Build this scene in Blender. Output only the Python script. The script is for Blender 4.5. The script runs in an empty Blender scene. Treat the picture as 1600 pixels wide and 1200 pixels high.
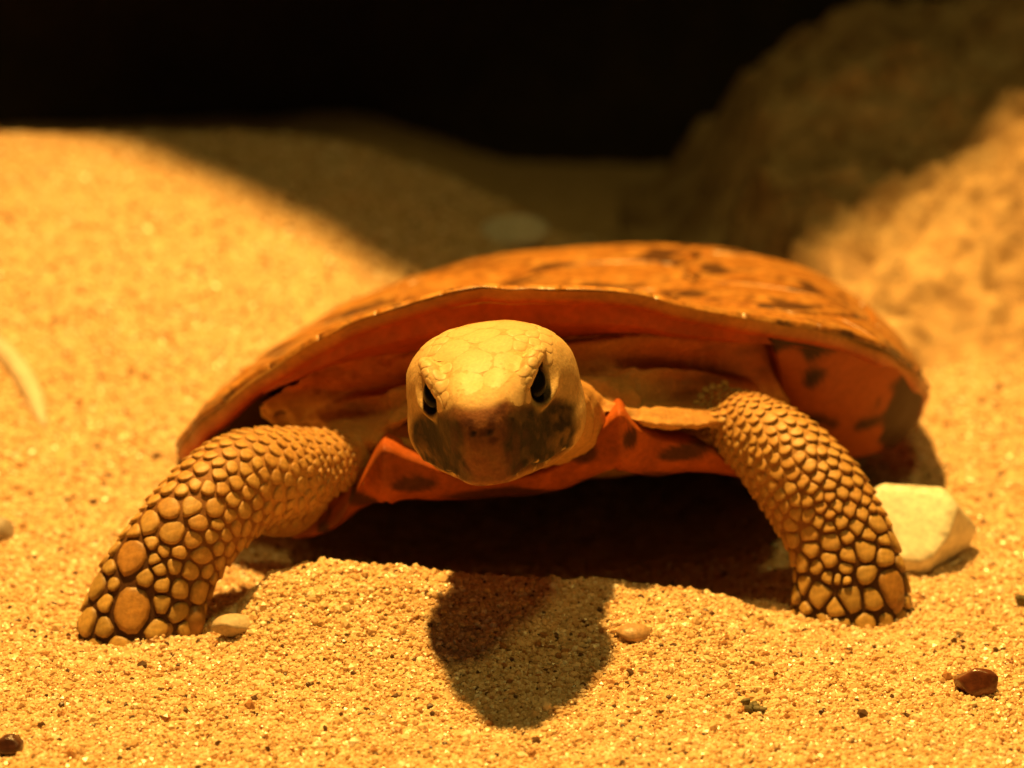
import bpy, math, random
import numpy as np
from mathutils import Vector, Matrix, noise as mnoise
from mathutils.bvhtree import BVHTree

CM = 0.01                      # everything is authored in centimetres
rng = np.random.default_rng(7)
random.seed(7)
scene = bpy.context.scene
coll = scene.collection

# ------------------------------------------------------------------ camera
PITCH = math.radians(17.0)
CAM = np.array([0.0, -45 * math.cos(PITCH), 4.2 + 45 * math.sin(PITCH)])
FWD = np.array([0, math.cos(PITCH), -math.sin(PITCH)])
UPV = np.array([0, math.sin(PITCH), math.cos(PITCH)])
RGT = np.array([1.0, 0, 0])
TAN = 8.25 / 45.0
cd = bpy.data.cameras.new('camera')
cam = bpy.data.objects.new('camera', cd)
coll.objects.link(cam)
cam.location = Vector(CAM * CM)
cam.rotation_euler = (math.pi / 2 - PITCH, 0, 0)
cd.sensor_width = 36
cd.lens = 18 / TAN
cd.clip_start = 0.01
cd.clip_end = 20
cd.dof.use_dof = True
cd.dof.focus_distance = 0.437
cd.dof.aperture_fstop = 15
scene.camera = cam

# ------------------------------------------------------------------ light
world = bpy.data.worlds.new('World')
scene.world = world
world.use_nodes = True
bg = world.node_tree.nodes['Background']
bg.inputs[0].default_value = (1.0, 0.80, 0.34, 1)
bg.inputs[1].default_value = 0.028

LAMP = np.array([-9.5, 18.5, 92.0])
ld = bpy.data.lights.new('heat_lamp', 'SPOT')
lamp = bpy.data.objects.new('heat_lamp', ld)
coll.objects.link(lamp)
lamp.location = Vector(LAMP * CM)
ld.energy = 94
ld.color = (1.0, 0.545, 0.115)
ld.spot_size = math.radians(64)
ld.spot_blend = 1.0
ld.shadow_soft_size = 0.022
lamp.rotation_euler = Vector((np.array([0.0, -2.0, 0.0]) - LAMP).tolist()).to_track_quat('-Z', 'Y').to_euler()

LAMP2 = np.array([12.0, -25.0, 89.0])
l2 = bpy.data.lights.new('room_lamp', 'SPOT')
lamp2 = bpy.data.objects.new('room_lamp', l2)
coll.objects.link(lamp2)
lamp2.location = Vector(LAMP2 * CM)
l2.energy = 5.2
l2.color = (1.0, 0.74, 0.16)
l2.spot_size = math.radians(52)
l2.spot_blend = 1.0
l2.shadow_soft_size = 0.05
lamp2.rotation_euler = Vector((np.array([0.0, 4.0, 0.0]) - LAMP2).tolist()).to_track_quat('-Z', 'Y').to_euler()

vs = scene.view_settings
vs.view_transform = 'Standard'
vs.look = 'None'
vs.exposure = 0.0
vs.gamma = 1.0
vs.use_curve_mapping = False
scene.cycles.use_denoising = True
scene.cycles.max_bounces = 6

# ------------------------------------------------------------------ helpers
def ray(px, py):
    dx = (px - 800) / 800 * TAN
    dy = (600 - py) / 800 * TAN
    return FWD + dx * RGT + dy * UPV

def P(px, py, Y):
    d = ray(px, py)
    return CAM + d * ((Y - CAM[1]) / d[1])

def hash3(ix, iy, iz, seed):
    n = (ix * 374761393 + iy * 668265263 + iz * 2147483647 + seed * 1274126177) & 0xFFFFFFFF
    n = ((n ^ (n >> 13)) * 1274126177) & 0xFFFFFFFF
    n = ((n ^ (n >> 16)) * 2246822519) & 0xFFFFFFFF
    return ((n ^ (n >> 15)) & 0xFFFF) / 65535.0

def vnoise(p, freq=1.0, seed=0):
    q = np.asarray(p, float) * freq + 100.0
    i = np.floor(q).astype(np.int64)
    f = q - i
    f = f * f * (3 - 2 * f)
    r = 0
    for a in (0, 1):
        wx = f[..., 0] if a else 1 - f[..., 0]
        for b in (0, 1):
            wy = f[..., 1] if b else 1 - f[..., 1]
            for c in (0, 1):
                wz = f[..., 2] if c else 1 - f[..., 2]
                r = r + wx * wy * wz * hash3(i[..., 0] + a, i[..., 1] + b, i[..., 2] + c, seed)
    return r * 2 - 1

def fbm(p, freq=1.0, octs=4, seed=0, gain=0.5):
    a, s, r = 1.0, 0.0, 0
    for o in range(octs):
        r = r + a * vnoise(p, freq * 2 ** o, seed + o * 17)
        s += a
        a *= gain
    return r / s

def sst(e0, e1, x):
    t = np.clip((x - e0) / (e1 - e0), 0, 1)
    return t * t * (3 - 2 * t)

def catmull(pts, n, closed=False):
    """resample control rows (any width) with a Catmull-Rom spline"""
    pts = np.asarray(pts, float)
    m = len(pts)
    segs = m if closed else m - 1
    u = np.linspace(0, segs, n, endpoint=not closed)
    i = np.minimum(np.floor(u).astype(int), segs - 1)
    t = (u - i)[:, None]
    def g(k):
        return pts[k % m] if closed else pts[np.clip(k, 0, m - 1)]
    p0, p1, p2, p3 = g(i - 1), g(i), g(i + 1), g(i + 2)
    return 0.5 * (2 * p1 + (p2 - p0) * t + (2 * p0 - 5 * p1 + 4 * p2 - p3) * t ** 2 + (3 * p1 - p0 - 3 * p2 + p3) * t ** 3)

ORG = {}
def mk(name, verts, faces, mat, parent=None, origin=None, col=None, smooth=True, mesh=None):
    verts = np.asarray(verts, float)
    if origin is None:
        origin = ORG.get(parent.name, np.zeros(3)) if parent else np.zeros(3)
    origin = np.asarray(origin, float)
    me = bpy.data.meshes.new(name)
    me.from_pydata(((verts - origin) * CM).tolist(), [], [tuple(int(k) for k in f) for f in faces])
    if col is not None:
        at = me.color_attributes.new('Col', 'FLOAT_COLOR', 'POINT')
        c4 = np.ones((len(verts), 4))
        c4[:, :3] = np.clip(col, 0, 1)
        at.data.foreach_set('color', c4.ravel())
    me.materials.append(mat)
    if smooth:
        me.polygons.foreach_set('use_smooth', [True] * len(me.polygons))
    me.update()
    ob = bpy.data.objects.new(name, me)
    coll.objects.link(ob)
    po = ORG.get(parent.name, np.zeros(3)) if parent else np.zeros(3)
    if parent:
        ob.parent = parent
    ob.location = Vector((origin - po) * CM)
    ORG[ob.name] = origin
    return ob

def tag(o, label=None, cat=None, group=None, kind=None):
    if label: o['label'] = label
    if cat: o['category'] = cat
    if group: o['group'] = group
    if kind: o['kind'] = kind
    return o

def grid_faces(nu, nv, closed_v=False, off=0, flip=False):
    f = []
    for i in range(nu - 1):
        for j in range(nv if closed_v else nv - 1):
            a = off + i * nv + j
            b = off + i * nv + (j + 1) % nv
            q = (a, b, b + nv, a + nv)
            f.append(q[::-1] if flip else q)
    return f

# ------------------------------------------------------------------ materials
def new_mat(name):
    m = bpy.data.materials.new(name)
    m.use_nodes = True
    nt = m.node_tree
    return m, nt, nt.nodes['Principled BSDF']

def ramp(nt, fac, stops, interp='LINEAR'):
    r = nt.nodes.new('ShaderNodeValToRGB')
    r.color_ramp.interpolation = interp
    e = r.color_ramp.elements
    while len(e) < len(stops):
        e.new(0.5)
    for k, (p, c) in enumerate(stops):
        e[k].position = p
        e[k].color = (*c, 1)
    nt.links.new(fac, r.inputs[0])
    return r.outputs[0]

def noise_tex(nt, scale, detail=4, rough=0.6, vec=None, dist=0.0):
    n = nt.nodes.new('ShaderNodeTexNoise')
    n.inputs['Scale'].default_value = scale
    n.inputs['Detail'].default_value = detail
    n.inputs['Roughness'].default_value = rough
    n.inputs['Distortion'].default_value = dist
    if vec is not None:
        nt.links.new(vec, n.inputs['Vector'])
    return n.outputs[0]

def objcoord(nt):
    t = nt.nodes.new('ShaderNodeTexCoord')
    return t.outputs['Object']

def bump(nt, bsdf, h, strength=0.3, dist=0.001):
    b = nt.nodes.new('ShaderNodeBump')
    b.inputs['Strength'].default_value = strength
    b.inputs['Distance'].default_value = dist
    nt.links.new(h, b.inputs['Height'])
    nt.links.new(b.outputs[0], bsdf.inputs['Normal'])

def mix(nt, fac, a, b, mode='MIX'):
    m = nt.nodes.new('ShaderNodeMix')
    m.data_type = 'RGBA'
    m.blend_type = mode
    for s, v in (('A', a), ('B', b)):
        sock = [i for i in m.inputs if i.name == s and i.type == 'RGBA'][0]
        if isinstance(v, tuple):
            sock.default_value = (*v, 1)
        else:
            nt.links.new(v, sock)
    fs = [i for i in m.inputs if i.name == 'Factor' and i.type == 'VALUE'][0]
    if isinstance(fac, float):
        fs.default_value = fac
    else:
        nt.links.new(fac, fs)
    return [o for o in m.outputs if o.type == 'RGBA'][0]

def mat_vcol(name, rough=0.5, noise_scale=1500, nstr=0.25, spec=0.4, bstr=0.25, bdist=0.0003, sss=0.0):
    m, nt, b = new_mat(name)
    a = nt.nodes.new('ShaderNodeVertexColor')
    a.layer_name = 'Col'
    oc = objcoord(nt)
    n = noise_tex(nt, noise_scale, 3, 0.6, oc)
    dark = ramp(nt, n, [(0.3, (1 - nstr,) * 3), (0.7, (1.0, 1.0, 1.0))])
    c = mix(nt, 1.0, a.outputs[0], dark, 'MULTIPLY')
    nt.links.new(c, b.inputs['Base Color'])
    b.inputs['Roughness'].default_value = rough
    b.inputs['Specular IOR Level'].default_value = spec
    if sss > 0:
        b.inputs['Subsurface Weight'].default_value = sss
        b.inputs['Subsurface Radius'].default_value = (1.0, 0.4, 0.15)
        b.inputs['Subsurface Scale'].default_value = 0.002
    if bstr > 0:
        bump(nt, b, n, bstr, bdist)
    return m

M = {}
M['skin'] = mat_vcol('tortoise_skin', 0.6, 1800, 0.3, 0.25, 0.35, 0.0003, 0.12)
M['scale'] = mat_vcol('leg_scale', 0.5, 900, 0.42, 0.4, 0.35, 0.0003, 0.05)
M['plate'] = mat_vcol('head_plate', 0.5, 1800, 0.2, 0.4, 0.25, 0.0002, 0.08)
M['plastron'] = mat_vcol('plastron_horn', 0.62, 900, 0.35, 0.2, 0.3, 0.0003)
M['bridge'] = mat_vcol('bridge_horn', 0.6, 700, 0.25, 0.2, 0.2, 0.0003)
M['lining'] = mat_vcol('shell_lining', 0.5, 700, 0.3, 0.3, 0.3, 0.0003)

m, nt, b = new_mat('eye_black')
b.inputs['Base Color'].default_value = (0.006, 0.005, 0.004, 1)
b.inputs['Roughness'].default_value = 0.3
b.inputs['Specular IOR Level'].default_value = 0.12
M['eye'] = m

# carapace horn: orange tan with dark blotches
m, nt, b = new_mat('carapace_horn')
oc = objcoord(nt)
n1 = noise_tex(nt, 60, 5, 0.6, oc, 0.6)
base = ramp(nt, noise_tex(nt, 160, 5, 0.65, oc, 0.4), [(0.3, (0.36, 0.125, 0.022)), (0.5, (0.52, 0.22, 0.042)), (0.72, (0.64, 0.33, 0.085))])
rv = nt.nodes.new('ShaderNodeVertexColor'); rv.layer_name = 'Col'
band = ramp(nt, rv.outputs[0], [(0.2, (0.06,) * 3), (0.5, (0.0,) * 3), (0.74, (0.10,) * 3), (0.88, (0.0,) * 3), (0.97, (0.05,) * 3)])
addn = nt.nodes.new('ShaderNodeMath'); addn.operation = 'ADD'
nt.links.new(n1, addn.inputs[0]); nt.links.new(band, addn.inputs[1])
blot = ramp(nt, addn.outputs[0], [(0.565, (0, 0, 0)), (0.64, (0.9, 0.9, 0.9))])
fine = ramp(nt, noise_tex(nt, 420, 3, 0.7, oc), [(0.35, (0.55,) * 3), (0.65, (1, 1, 1))])
c = mix(nt, blot, base, (0.085, 0.035, 0.014))
c = mix(nt, 1.0, c, fine, 'MULTIPLY')
nt.links.new(c, b.inputs['Base Color'])
b.inputs['Roughness'].default_value = 0.34
b.inputs['Specular IOR Level'].default_value = 0.45
bump(nt, b, noise_tex(nt, 500, 4, 0.6, oc, 0.5), 0.35, 0.0006)
M['scute'] = m

# sand sheet
m, nt, b = new_mat('sand_sheet')
oc = objcoord(nt)
g = noise_tex(nt, 900, 3, 0.65, oc)
g2 = noise_tex(nt, 260, 3, 0.6, oc)
c1 = ramp(nt, g, [(0.30, (0.34, 0.20, 0.09)), (0.40, (0.58, 0.38, 0.19)), (0.58, (0.72, 0.50, 0.26)), (0.75, (0.80, 0.59, 0.33))])
c2 = ramp(nt, g2, [(0.3, (0.72, 0.68, 0.62)), (0.6, (1, 1, 1))])
c = mix(nt, 1.0, c1, c2, 'MULTIPLY')
nt.links.new(c, b.inputs['Base Color'])
b.inputs['Roughness'].default_value = 0.8
b.inputs['Specular IOR Level'].default_value = 0.3
bump(nt, b, g, 0.6, 0.0012)
M['sand'] = m

# single sand grains, tone picked per grain
m, nt, b = new_mat('sand_grain')
oi = nt.nodes.new('ShaderNodeObjectInfo')
c = ramp(nt, oi.outputs['Random'], [(0.0, (0.10, 0.05, 0.022)), (0.03, (0.36, 0.17, 0.06)), (0.085, (0.56, 0.36, 0.17)),
                                   (0.28, (0.68, 0.46, 0.24)), (0.55, (0.76, 0.55, 0.31)), (0.83, (0.84, 0.66, 0.42)), (0.95, (0.88, 0.76, 0.58))], 'CONSTANT')
nt.links.new(c, b.inputs['Base Color'])
b.inputs['Roughness'].default_value = 0.3
b.inputs['Specular IOR Level'].default_value = 0.5
b.inputs['Subsurface Weight'].default_value = 0.0
M['grain'] = m

def mat_rock(name, stops, s1=60, s2=350, rough=0.85, bs=0.6, bd=0.002):
    m, nt, b = new_mat(name)
    oc = objcoord(nt)
    a = noise_tex(nt, s1, 6, 0.65, oc, 0.3)
    f = noise_tex(nt, s2, 4, 0.7, oc)
    c = ramp(nt, a, stops)
    d = ramp(nt, f, [(0.3, (0.6,) * 3), (0.65, (1, 1, 1))])
    nt.links.new(mix(nt, 1.0, c, d, 'MULTIPLY'), b.inputs['Base Color'])
    b.inputs['Roughness'].default_value = rough
    bump(nt, b, f, bs, bd)
    return m
M['boulder'] = mat_rock('sandstone', [(0.3, (0.26, 0.14, 0.06)), (0.48, (0.52, 0.33, 0.15)), (0.66, (0.72, 0.50, 0.26))])
M['cave'] = mat_rock('shade_dark_rock', [(0.3, (0.018, 0.012, 0.009)), (0.7, (0.045, 0.03, 0.02))])  # near-black colour puts the deep shade of the back wall into the rock
M['white_stone'] = mat_rock('white_quartz', [(0.3, (0.84, 0.76, 0.56)), (0.7, (0.93, 0.88, 0.70))], 180, 700, 0.45, 0.15, 0.0005)
M['grey_pebble'] = mat_rock('pale_pebble', [(0.3, (0.48, 0.36, 0.22)), (0.7, (0.62, 0.48, 0.30))], 300, 1200, 0.6, 0.3, 0.0004)
M['grey2'] = mat_rock('grey_pebble', [(0.3, (0.38, 0.31, 0.24)), (0.7, (0.50, 0.42, 0.33))], 300, 1200, 0.6, 0.3, 0.0004)
M['grey3'] = mat_rock('whitish_pebble', [(0.3, (0.66, 0.60, 0.50)), (0.7, (0.78, 0.72, 0.62))], 300, 1200, 0.6, 0.3, 0.0004)
M['tan_pebble'] = mat_rock('tan_pebble', [(0.3, (0.44, 0.26, 0.12)), (0.7, (0.58, 0.36, 0.17))], 300, 1200, 0.4, 0.3, 0.0004)
M['brown_chip'] = mat_rock('brown_flint', [(0.3, (0.12, 0.035, 0.015)), (0.7, (0.20, 0.065, 0.028))], 250, 1000, 0.22, 0.2, 0.0004)
M['dark_chip'] = mat_rock('dark_chip', [(0.3, (0.05, 0.016, 0.010)), (0.7, (0.12, 0.04, 0.02))], 350, 1200, 0.3, 0.4, 0.0004)
M['moss'] = mat_rock('green_crumb', [(0.3, (0.07, 0.065, 0.03)), (0.7, (0.28, 0.22, 0.10))], 700, 2000, 0.7, 0.4, 0.0004)
M['stalk'] = mat_rock('dry_stalk', [(0.3, (0.66, 0.54, 0.40)), (0.7, (0.82, 0.70, 0.54))], 200, 900, 0.5, 0.3, 0.0004)

# ------------------------------------------------------------------ sand ground
def sand_h(x, y):
    x = np.asarray(x, float); y = np.asarray(y, float)
    crest = np.interp(x, [-5.6, -4.6, -4.0, -3.0, -1.5, 0, 2.0, 3.0, 3.8, 4.4, 5.2], [0, 0.12, 0.75, 1.0, 0.98, 0.84, 0.72, 0.62, 0.28, 0.02, 0.0])
    yc = 0.45 + 0.1 * np.sin(x * 1.3)
    prof = np.where(y < yc, np.exp(-((y - yc) / 2.0) ** 2), np.exp(-((y - yc) / 0.9) ** 2))
    h = crest * prof
    # dune rising to the back left
    dmax = np.interp(x, [-30, -6.5, -4.2, -2.0, 0.2, 1.2, 2.5, 5, 30], [3.1, 2.9, 2.75, 2.2, 1.35, 0.7, 0.3, 0.1, 0.1])
    h = h + dmax * sst(5.0, 25.0, y) * (1 - 0.9 * sst(25.0, 33.0, y))
    h = h + 0.35 * sst(7.0, 10.0, x) * sst(2, 10, y)
    p = np.stack([x, y, np.zeros_like(x)], -1)
    h = h + 0.10 * fbm(p, 0.35, 2, 3) + 0.07 * fbm(p, 1.3, 3, 5) + 0.022 * vnoise(p, 4.5, 9)
    h = h - 1.3 * sst(21, 33.0, y) * sst(-5.5, 0.5, x)
    for fx, fy in ((-5.05, -0.2), (4.75, 0.9)):
        rr_ = np.hypot((x - fx) / 1.15, (y - fy) / 0.75)
        h = h + 0.10 * np.exp(-((rr_ - 1.0) / 0.3) ** 2) * np.where(y < fy + 0.3, 1.0, 0.3)
    # hollow under the animal
    h = h - 0.9 * np.exp(-(((x - 0.6) / 4.3) ** 4 + ((y - 8) / 6.6) ** 4))
    return h

def ground_at(px, py):
    d = ray(px, py)
    t = np.linspace(34, 95, 4000)
    pts = CAM + t[:, None] * d
    k = np.argmax(pts[:, 2] < sand_h(pts[:, 0], pts[:, 1]))
    return pts[k]

def dens_axis(lo, hi, fine_lo, fine_hi, fine, coarse):
    v = [lo]
    while v[-1] < hi:
        s = fine if fine_lo <= v[-1] <= fine_hi else min(coarse, fine + 0.04 * min(abs(v[-1] - fine_lo), abs(v[-1] - fine_hi)))
        v.append(v[-1] + s)
    return np.array(v)
xs = dens_axis(-34, 34, -9.5, 9.5, 0.05, 0.5)
ys = dens_axis(-12, 46, -6.5, 5, 0.05, 0.35)
gx, gy = np.meshgrid(xs, ys)
gz = sand_h(gx, gy)
pp = np.stack([gx, gy, np.zeros_like(gx)], -1)
gz = gz + 0.016 * vnoise(pp, 11, 21) + 0.012 * vnoise(pp, 22, 23)
sv = np.stack([gx, gy, gz], -1).reshape(-1, 3)
sand = mk('sand_ground', sv, grid_faces(len(ys), len(xs)), M['sand'])
tag(sand, 'golden coarse sand bed under and around the tortoise', kind='structure')

# ------------------------------------------------------------------ rock shelter behind (dark back wall, and an unseen roof added for its shadow)
def solid_slab(top, bot):
    """closed mesh from two equal grids [nu,nv,3]"""
    nu, nv = top.shape[:2]
    v = np.concatenate([top.reshape(-1, 3), bot.reshape(-1, 3)])
    n = nu * nv
    f = grid_faces(nu, nv) + grid_faces(nu, nv, off=n, flip=True)
    edge = [i for i in range(nv)] + [i * nv + nv - 1 for i in range(1, nu)] + [(nu - 1) * nv + j for j in range(nv - 2, -1, -1)] + [i * nv for i in range(nu - 2, 0, -1)]
    for a, c in zip(edge, edge[1:] + edge[:1]):
        f.append((c, a, a + n, c + n))
    return v, f

shelter = bpy.data.objects.new('shade_rock_shelter', None)
coll.objects.link(shelter)
shelter.location = Vector((0, 0.40, 0))
ORG['shade_rock_shelter'] = np.array([0, 40.0, 0])
tag(shelter, 'black shaded rock shelter behind the sand, with an unseen roof added to cast shade', 'rock shelter')
u, w = np.meshgrid(np.linspace(-36, 36, 90), np.linspace(-2, 34, 60))
wy = 41 - 0.006 * u ** 2
q = np.stack([u, wy, w], -1)
wy = wy + 1.6 * fbm(q, 0.16, 4, 31)
fr = np.stack([u, wy, w], -1)
bk = np.stack([u, wy * 0 + 47, w], -1)
v, f = solid_slab(fr, bk)
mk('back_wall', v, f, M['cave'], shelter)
# unseen roof slab: rounded front edge shaped to cast the shadow on the sand
u = np.linspace(-36, 36, 120)
ZR = 30.0
edge_g = np.array([(-60, 40), (-30, 36), (-14, 29), (-9.5, 24.5), (-6.5, 20.5), (-3.0, 16.8), (0, 15.4), (3, 15.6), (6.5, 17.8), (9.5, 20.4), (12.5, 22.8), (18, 27), (30, 34), (60, 42)], float)
kf = (ZR - 1.5) / (LAMP[2] - 1.5)
edge_r = edge_g * (1 - kf) + LAMP[:2] * kf
front = np.interp(u, edge_r[:, 0], edge_r[:, 1])
front = front + 0.4 * fbm(np.stack([u, u * 0, u * 0], -1), 0.5, 3, 44)
t = np.linspace(0, 1, 40)
yy = front[None, :] + (46 - front[None, :]) * t[:, None]
uu = np.repeat(u[None, :], 40, 0)
rnd = np.sqrt(np.clip(1 - (1 - np.clip(t / 0.08, 0, 1)) ** 2, 0, 1))[:, None]
zt_ = ZR + 1.6 * rnd + 0.5 * fbm(np.stack([uu, yy, uu * 0], -1), 0.3, 4, 51)
zb_ = ZR - 1.3 * rnd + 0.5 * fbm(np.stack([uu, yy, uu * 0 + 9], -1), 0.3, 4, 57)
v, f = solid_slab(np.stack([uu, yy, zt_], -1), np.stack([uu, yy, np.minimum(zb_, zt_ - 0.05)], -1))
mk('shadow_roof', v, f, M['cave'], shelter)

# ------------------------------------------------------------------ sandstone boulder, right background
bx_, by_ = np.meshgrid(np.linspace(3.2, 27, 230), np.linspace(10.5, 37, 230))
q = np.stack([bx_, by_, bx_ * 0], -1)
left_edge = 6.4 + 0.8 * fbm(q, 0.3, 3, 61) + 0.35 * np.clip(18 - by_, -4, 9)
slope = (by_ - 13.2 + 0.32 * (bx_ - 8)) * 0.29
topz = 2.5 + 0.38 * (bx_ - 5.5) + 0.3 * fbm(q, 0.25, 3, 67)
hz = np.minimum(slope, topz)
hz = np.minimum(hz, (bx_ - left_edge) * 1.7)
hz = np.minimum(hz, (36 - by_) * 2)
amp = sst(-0.5, 1.0, hz)
hz = hz + amp * (0.9 * fbm(q, 0.42, 4, 71) + 0.85 * np.abs(fbm(q, 0.7, 4, 77)) + 0.34 * fbm(q, 2.0, 4, 79, 0.6))
hz = np.clip(hz, -1.0, None)
topg = np.stack([bx_ + 0.3 * fbm(q, 0.9, 2, 81), by_ + 0.3 * fbm(q, 0.9, 2, 83), hz], -1)
botg = np.stack([bx_, by_, hz * 0 - 1.6], -1)
v, f = solid_slab(topg, botg)
bo = mk('boulder', v, f, M['boulder'], origin=(12, 20, 0))
tag(bo, 'rough sandy coloured boulder rising behind the shell at right', 'rock')

# ------------------------------------------------------------------ the tortoise
tort = bpy.data.objects.new('tortoise', None)
coll.objects.link(tort)
T0 = np.array([0.8, 7.0, 0.0])
tort.location = Vector(T0 * CM)
ORG['tortoise'] = T0
tag(tort, 'tortoise with yellow head, scaly legs and mottled orange shell walking over sand', 'tortoise')

# --- carapace: keel curve (edge of the shell) and dome over it
keel_c = [P(820, 445, 2.0), P(740, 446, 2.0), P(640, 470, 2.15), P(560, 498, 2.35), P(480, 537, 2.65), P(410, 580, 3.0), P(345, 628, 3.5),
          P(300, 668, 4.2), P(280, 702, 5.4), (-5.95, 7.3, 1.05), (-5.5, 9.6, 0.85), (-4.7, 12.0, 0.8), (-3.3, 14.4, 0.8), (-1.1, 16.3, 0.8), (1.6, 17.1, 0.85),
          (4.2, 16.8, 0.95), (6.3, 15.3, 1.1), (7.5, 12.8, 1.4), (7.9, 10.0, 1.65), P(1449, 612, 7.6), P(1434, 585, 6.0), P(1385, 549, 4.7), P(1300, 516, 3.7), P(1200, 500, 3.05), P(1090, 480, 2.55), P(960, 449, 2.15)]
NT = 312
K = catmull(keel_c, NT, closed=True)
_ang = np.arange(NT) / NT * 2 * np.pi
_o = K - np.array([1.2, 9.3, 0]); _o[:, 2] = 0; _o /= np.linalg.norm(_o, axis=1, keepdims=True)
K = K + _o * (0.05 * np.abs(np.sin(_ang * 12.5 + 0.4)) + 0.05 * fbm(K, 1.4, 3, 3))[:, None]
K[:, 2] += 0.06 * fbm(K, 1.1, 3, 8)
SC = np.array([1.2, 9.3])
ZA = 4.089
def dome(t, r):
    """t in [0,1) round the keel, r in [0,1] from centre to keel"""
    t = np.asarray(t) % 1.0
    r = np.asarray(r, float)
    x = t * NT
    i = np.floor(x).astype(int) % NT
    fr_ = (x - np.floor(x))[..., None]
    k = K[i] * (1 - fr_) + K[(i + 1) % NT] * fr_
    xy = SC + (k[..., :2] - SC) * r[..., None]
    ct, st_ = np.cos(2 * np.pi * t), np.sin(2 * np.pi * t)
    w = r ** (5.704 + 0.417 * st_ + 1.919 * ct)
    z = ZA * (1 - w) + k[..., 2] * w + (1 - r ** 3) * (-0.666 + r * (0.558 * ct - 0.486 * st_))
    return np.concatenate([xy, z[..., None]], -1)
def dome_n(t, r):
    e = 0.004
    r = np.clip(r, 0.02, 0.995)
    a = dome(t + e, r) - dome(t - e, r)
    c = dome(t, r + e) - dome(t, r - e)
    n = np.cross(c, a)
    n /= np.linalg.norm(n, axis=-1, keepdims=True) + 1e-9
    return np.where(n[..., 2:3] < 0, -n, n)

rs = np.concatenate([np.linspace(0.02, 0.9, 26), np.linspace(0.92, 1.0, 6)])
tt = np.arange(NT) / NT
TT, RR = np.meshgrid(tt, rs)
outer = dome(TT, RR) - 0.05 * dome_n(TT, RR)
Kc = K.copy()
inward = np.concatenate([SC - K[:, :2], np.zeros((NT, 1))], 1)
inward /= np.linalg.norm(inward, axis=1, keepdims=True)
lipn = fbm(K, 0.9, 2, 5)[:, None] * 0.03
lip = [Kc + [0, 0, -0.06] - inward * (-0.0) + lipn, Kc + [0, 0, -0.20] + inward * 0.03 + lipn, Kc + [0, 0, -0.33] + inward * 0.12, Kc + [0, 0, -0.38] + inward * 0.28]
inner = dome(TT[::-1][1:], RR[::-1][1:] * 0.985)
inner[..., 2] -= 0.42
rows = np.concatenate([outer, np.stack(lip), inner], 0)
nr = rows.shape[0]
v = rows.reshape(-1, 3)
f = grid_faces(nr, NT, closed_v=True)
tl = np.concatenate([np.zeros(len(rs)), [0.0, 0.35], np.ones(nr - len(rs) - 2)])[:, None]
base_c = np.array([0.52, 0.25, 0.06])
lip_c = np.array([0.50, 0.085, 0.008])
colr = base_c * (1 - tl[..., None]) + lip_c * tl[..., None]
colr = np.repeat(colr, NT, 1).reshape(-1, 3) * (0.85 + 0.35 * fbm(v, 1.6, 3, 91))[:, None]
v = np.concatenate([v, [np.append(SC, ZA - 0.70), np.append(SC, ZA - 1.05)]])
c0 = len(v) - 2
for j in range(NT):
    f.append((c0, (j + 1) % NT, j))
    f.append((c0 + 1, (nr - 1) * NT + j, (nr - 1) * NT + (j + 1) % NT))
colr = np.concatenate([colr, [base_c, lip_c]])
carapace = mk('carapace', v, f, M['lining'], tort, col=colr)

# scutes: polygons in the unit disc (u right, v forward) laid proud on the dome
def disc_to_tr(uv):
    r = np.hypot(uv[..., 0], uv[..., 1])
    t = np.arctan2(-uv[..., 0], uv[..., 1]) / (2 * np.pi)
    return t, np.clip(r, 0.003, 1.0)

def scute(poly, hgt=0.07, rings=(1.0, 0.985, 0.94, 0.86, 0.72, 0.5, 0.25), gap=0.009):
    poly = np.array(poly, float)
    pts = []
    for a, c in zip(poly, np.roll(poly, -1, 0)):
        n = max(2, int(np.linalg.norm(c - a) / 0.03))
        for k in range(n):
            pts.append(a + (c - a) * k / n)
    pts = np.array(pts)
    cen = pts.mean(0)
    d = pts - cen
    L = np.linalg.norm(d, axis=1, keepdims=True)
    onrim = (np.hypot(pts[:, 0], pts[:, 1]) > 0.985)[:, None]
    pts = np.where(onrim, pts, cen + d * (1 - gap / np.maximum(L, gap * 3)))
    rowsv = []
    prof = {0: -0.06, 1: hgt * 0.5, 2: hgt * 0.85, 3: hgt * 0.45, 4: hgt * 0.75, 5: hgt * 0.55, 6: hgt * 1.1}
    for k, s in enumerate(rings):
        uv = cen + (pts - cen) * s
        t, r = disc_to_tr(uv)
        rowsv.append(dome(t, r) + dome_n(t, r) * prof[k])
    t, r = disc_to_tr(cen[None])
    n = len(pts)
    v = np.concatenate(rowsv + [dome(t, r) + dome_n(t, r) * hgt])
    f = grid_faces(len(rings), n, closed_v=True)
    for j in range(n):
        f.append(((len(rings) - 1) * n + j, (len(rings) - 1) * n + (j + 1) % n, len(rings) * n))
    rv = np.concatenate([np.full(n, k_) for k_ in rings] + [[0.0]])
    col = np.stack([rv, rv, rv], 1)
    return v, f, col

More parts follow.
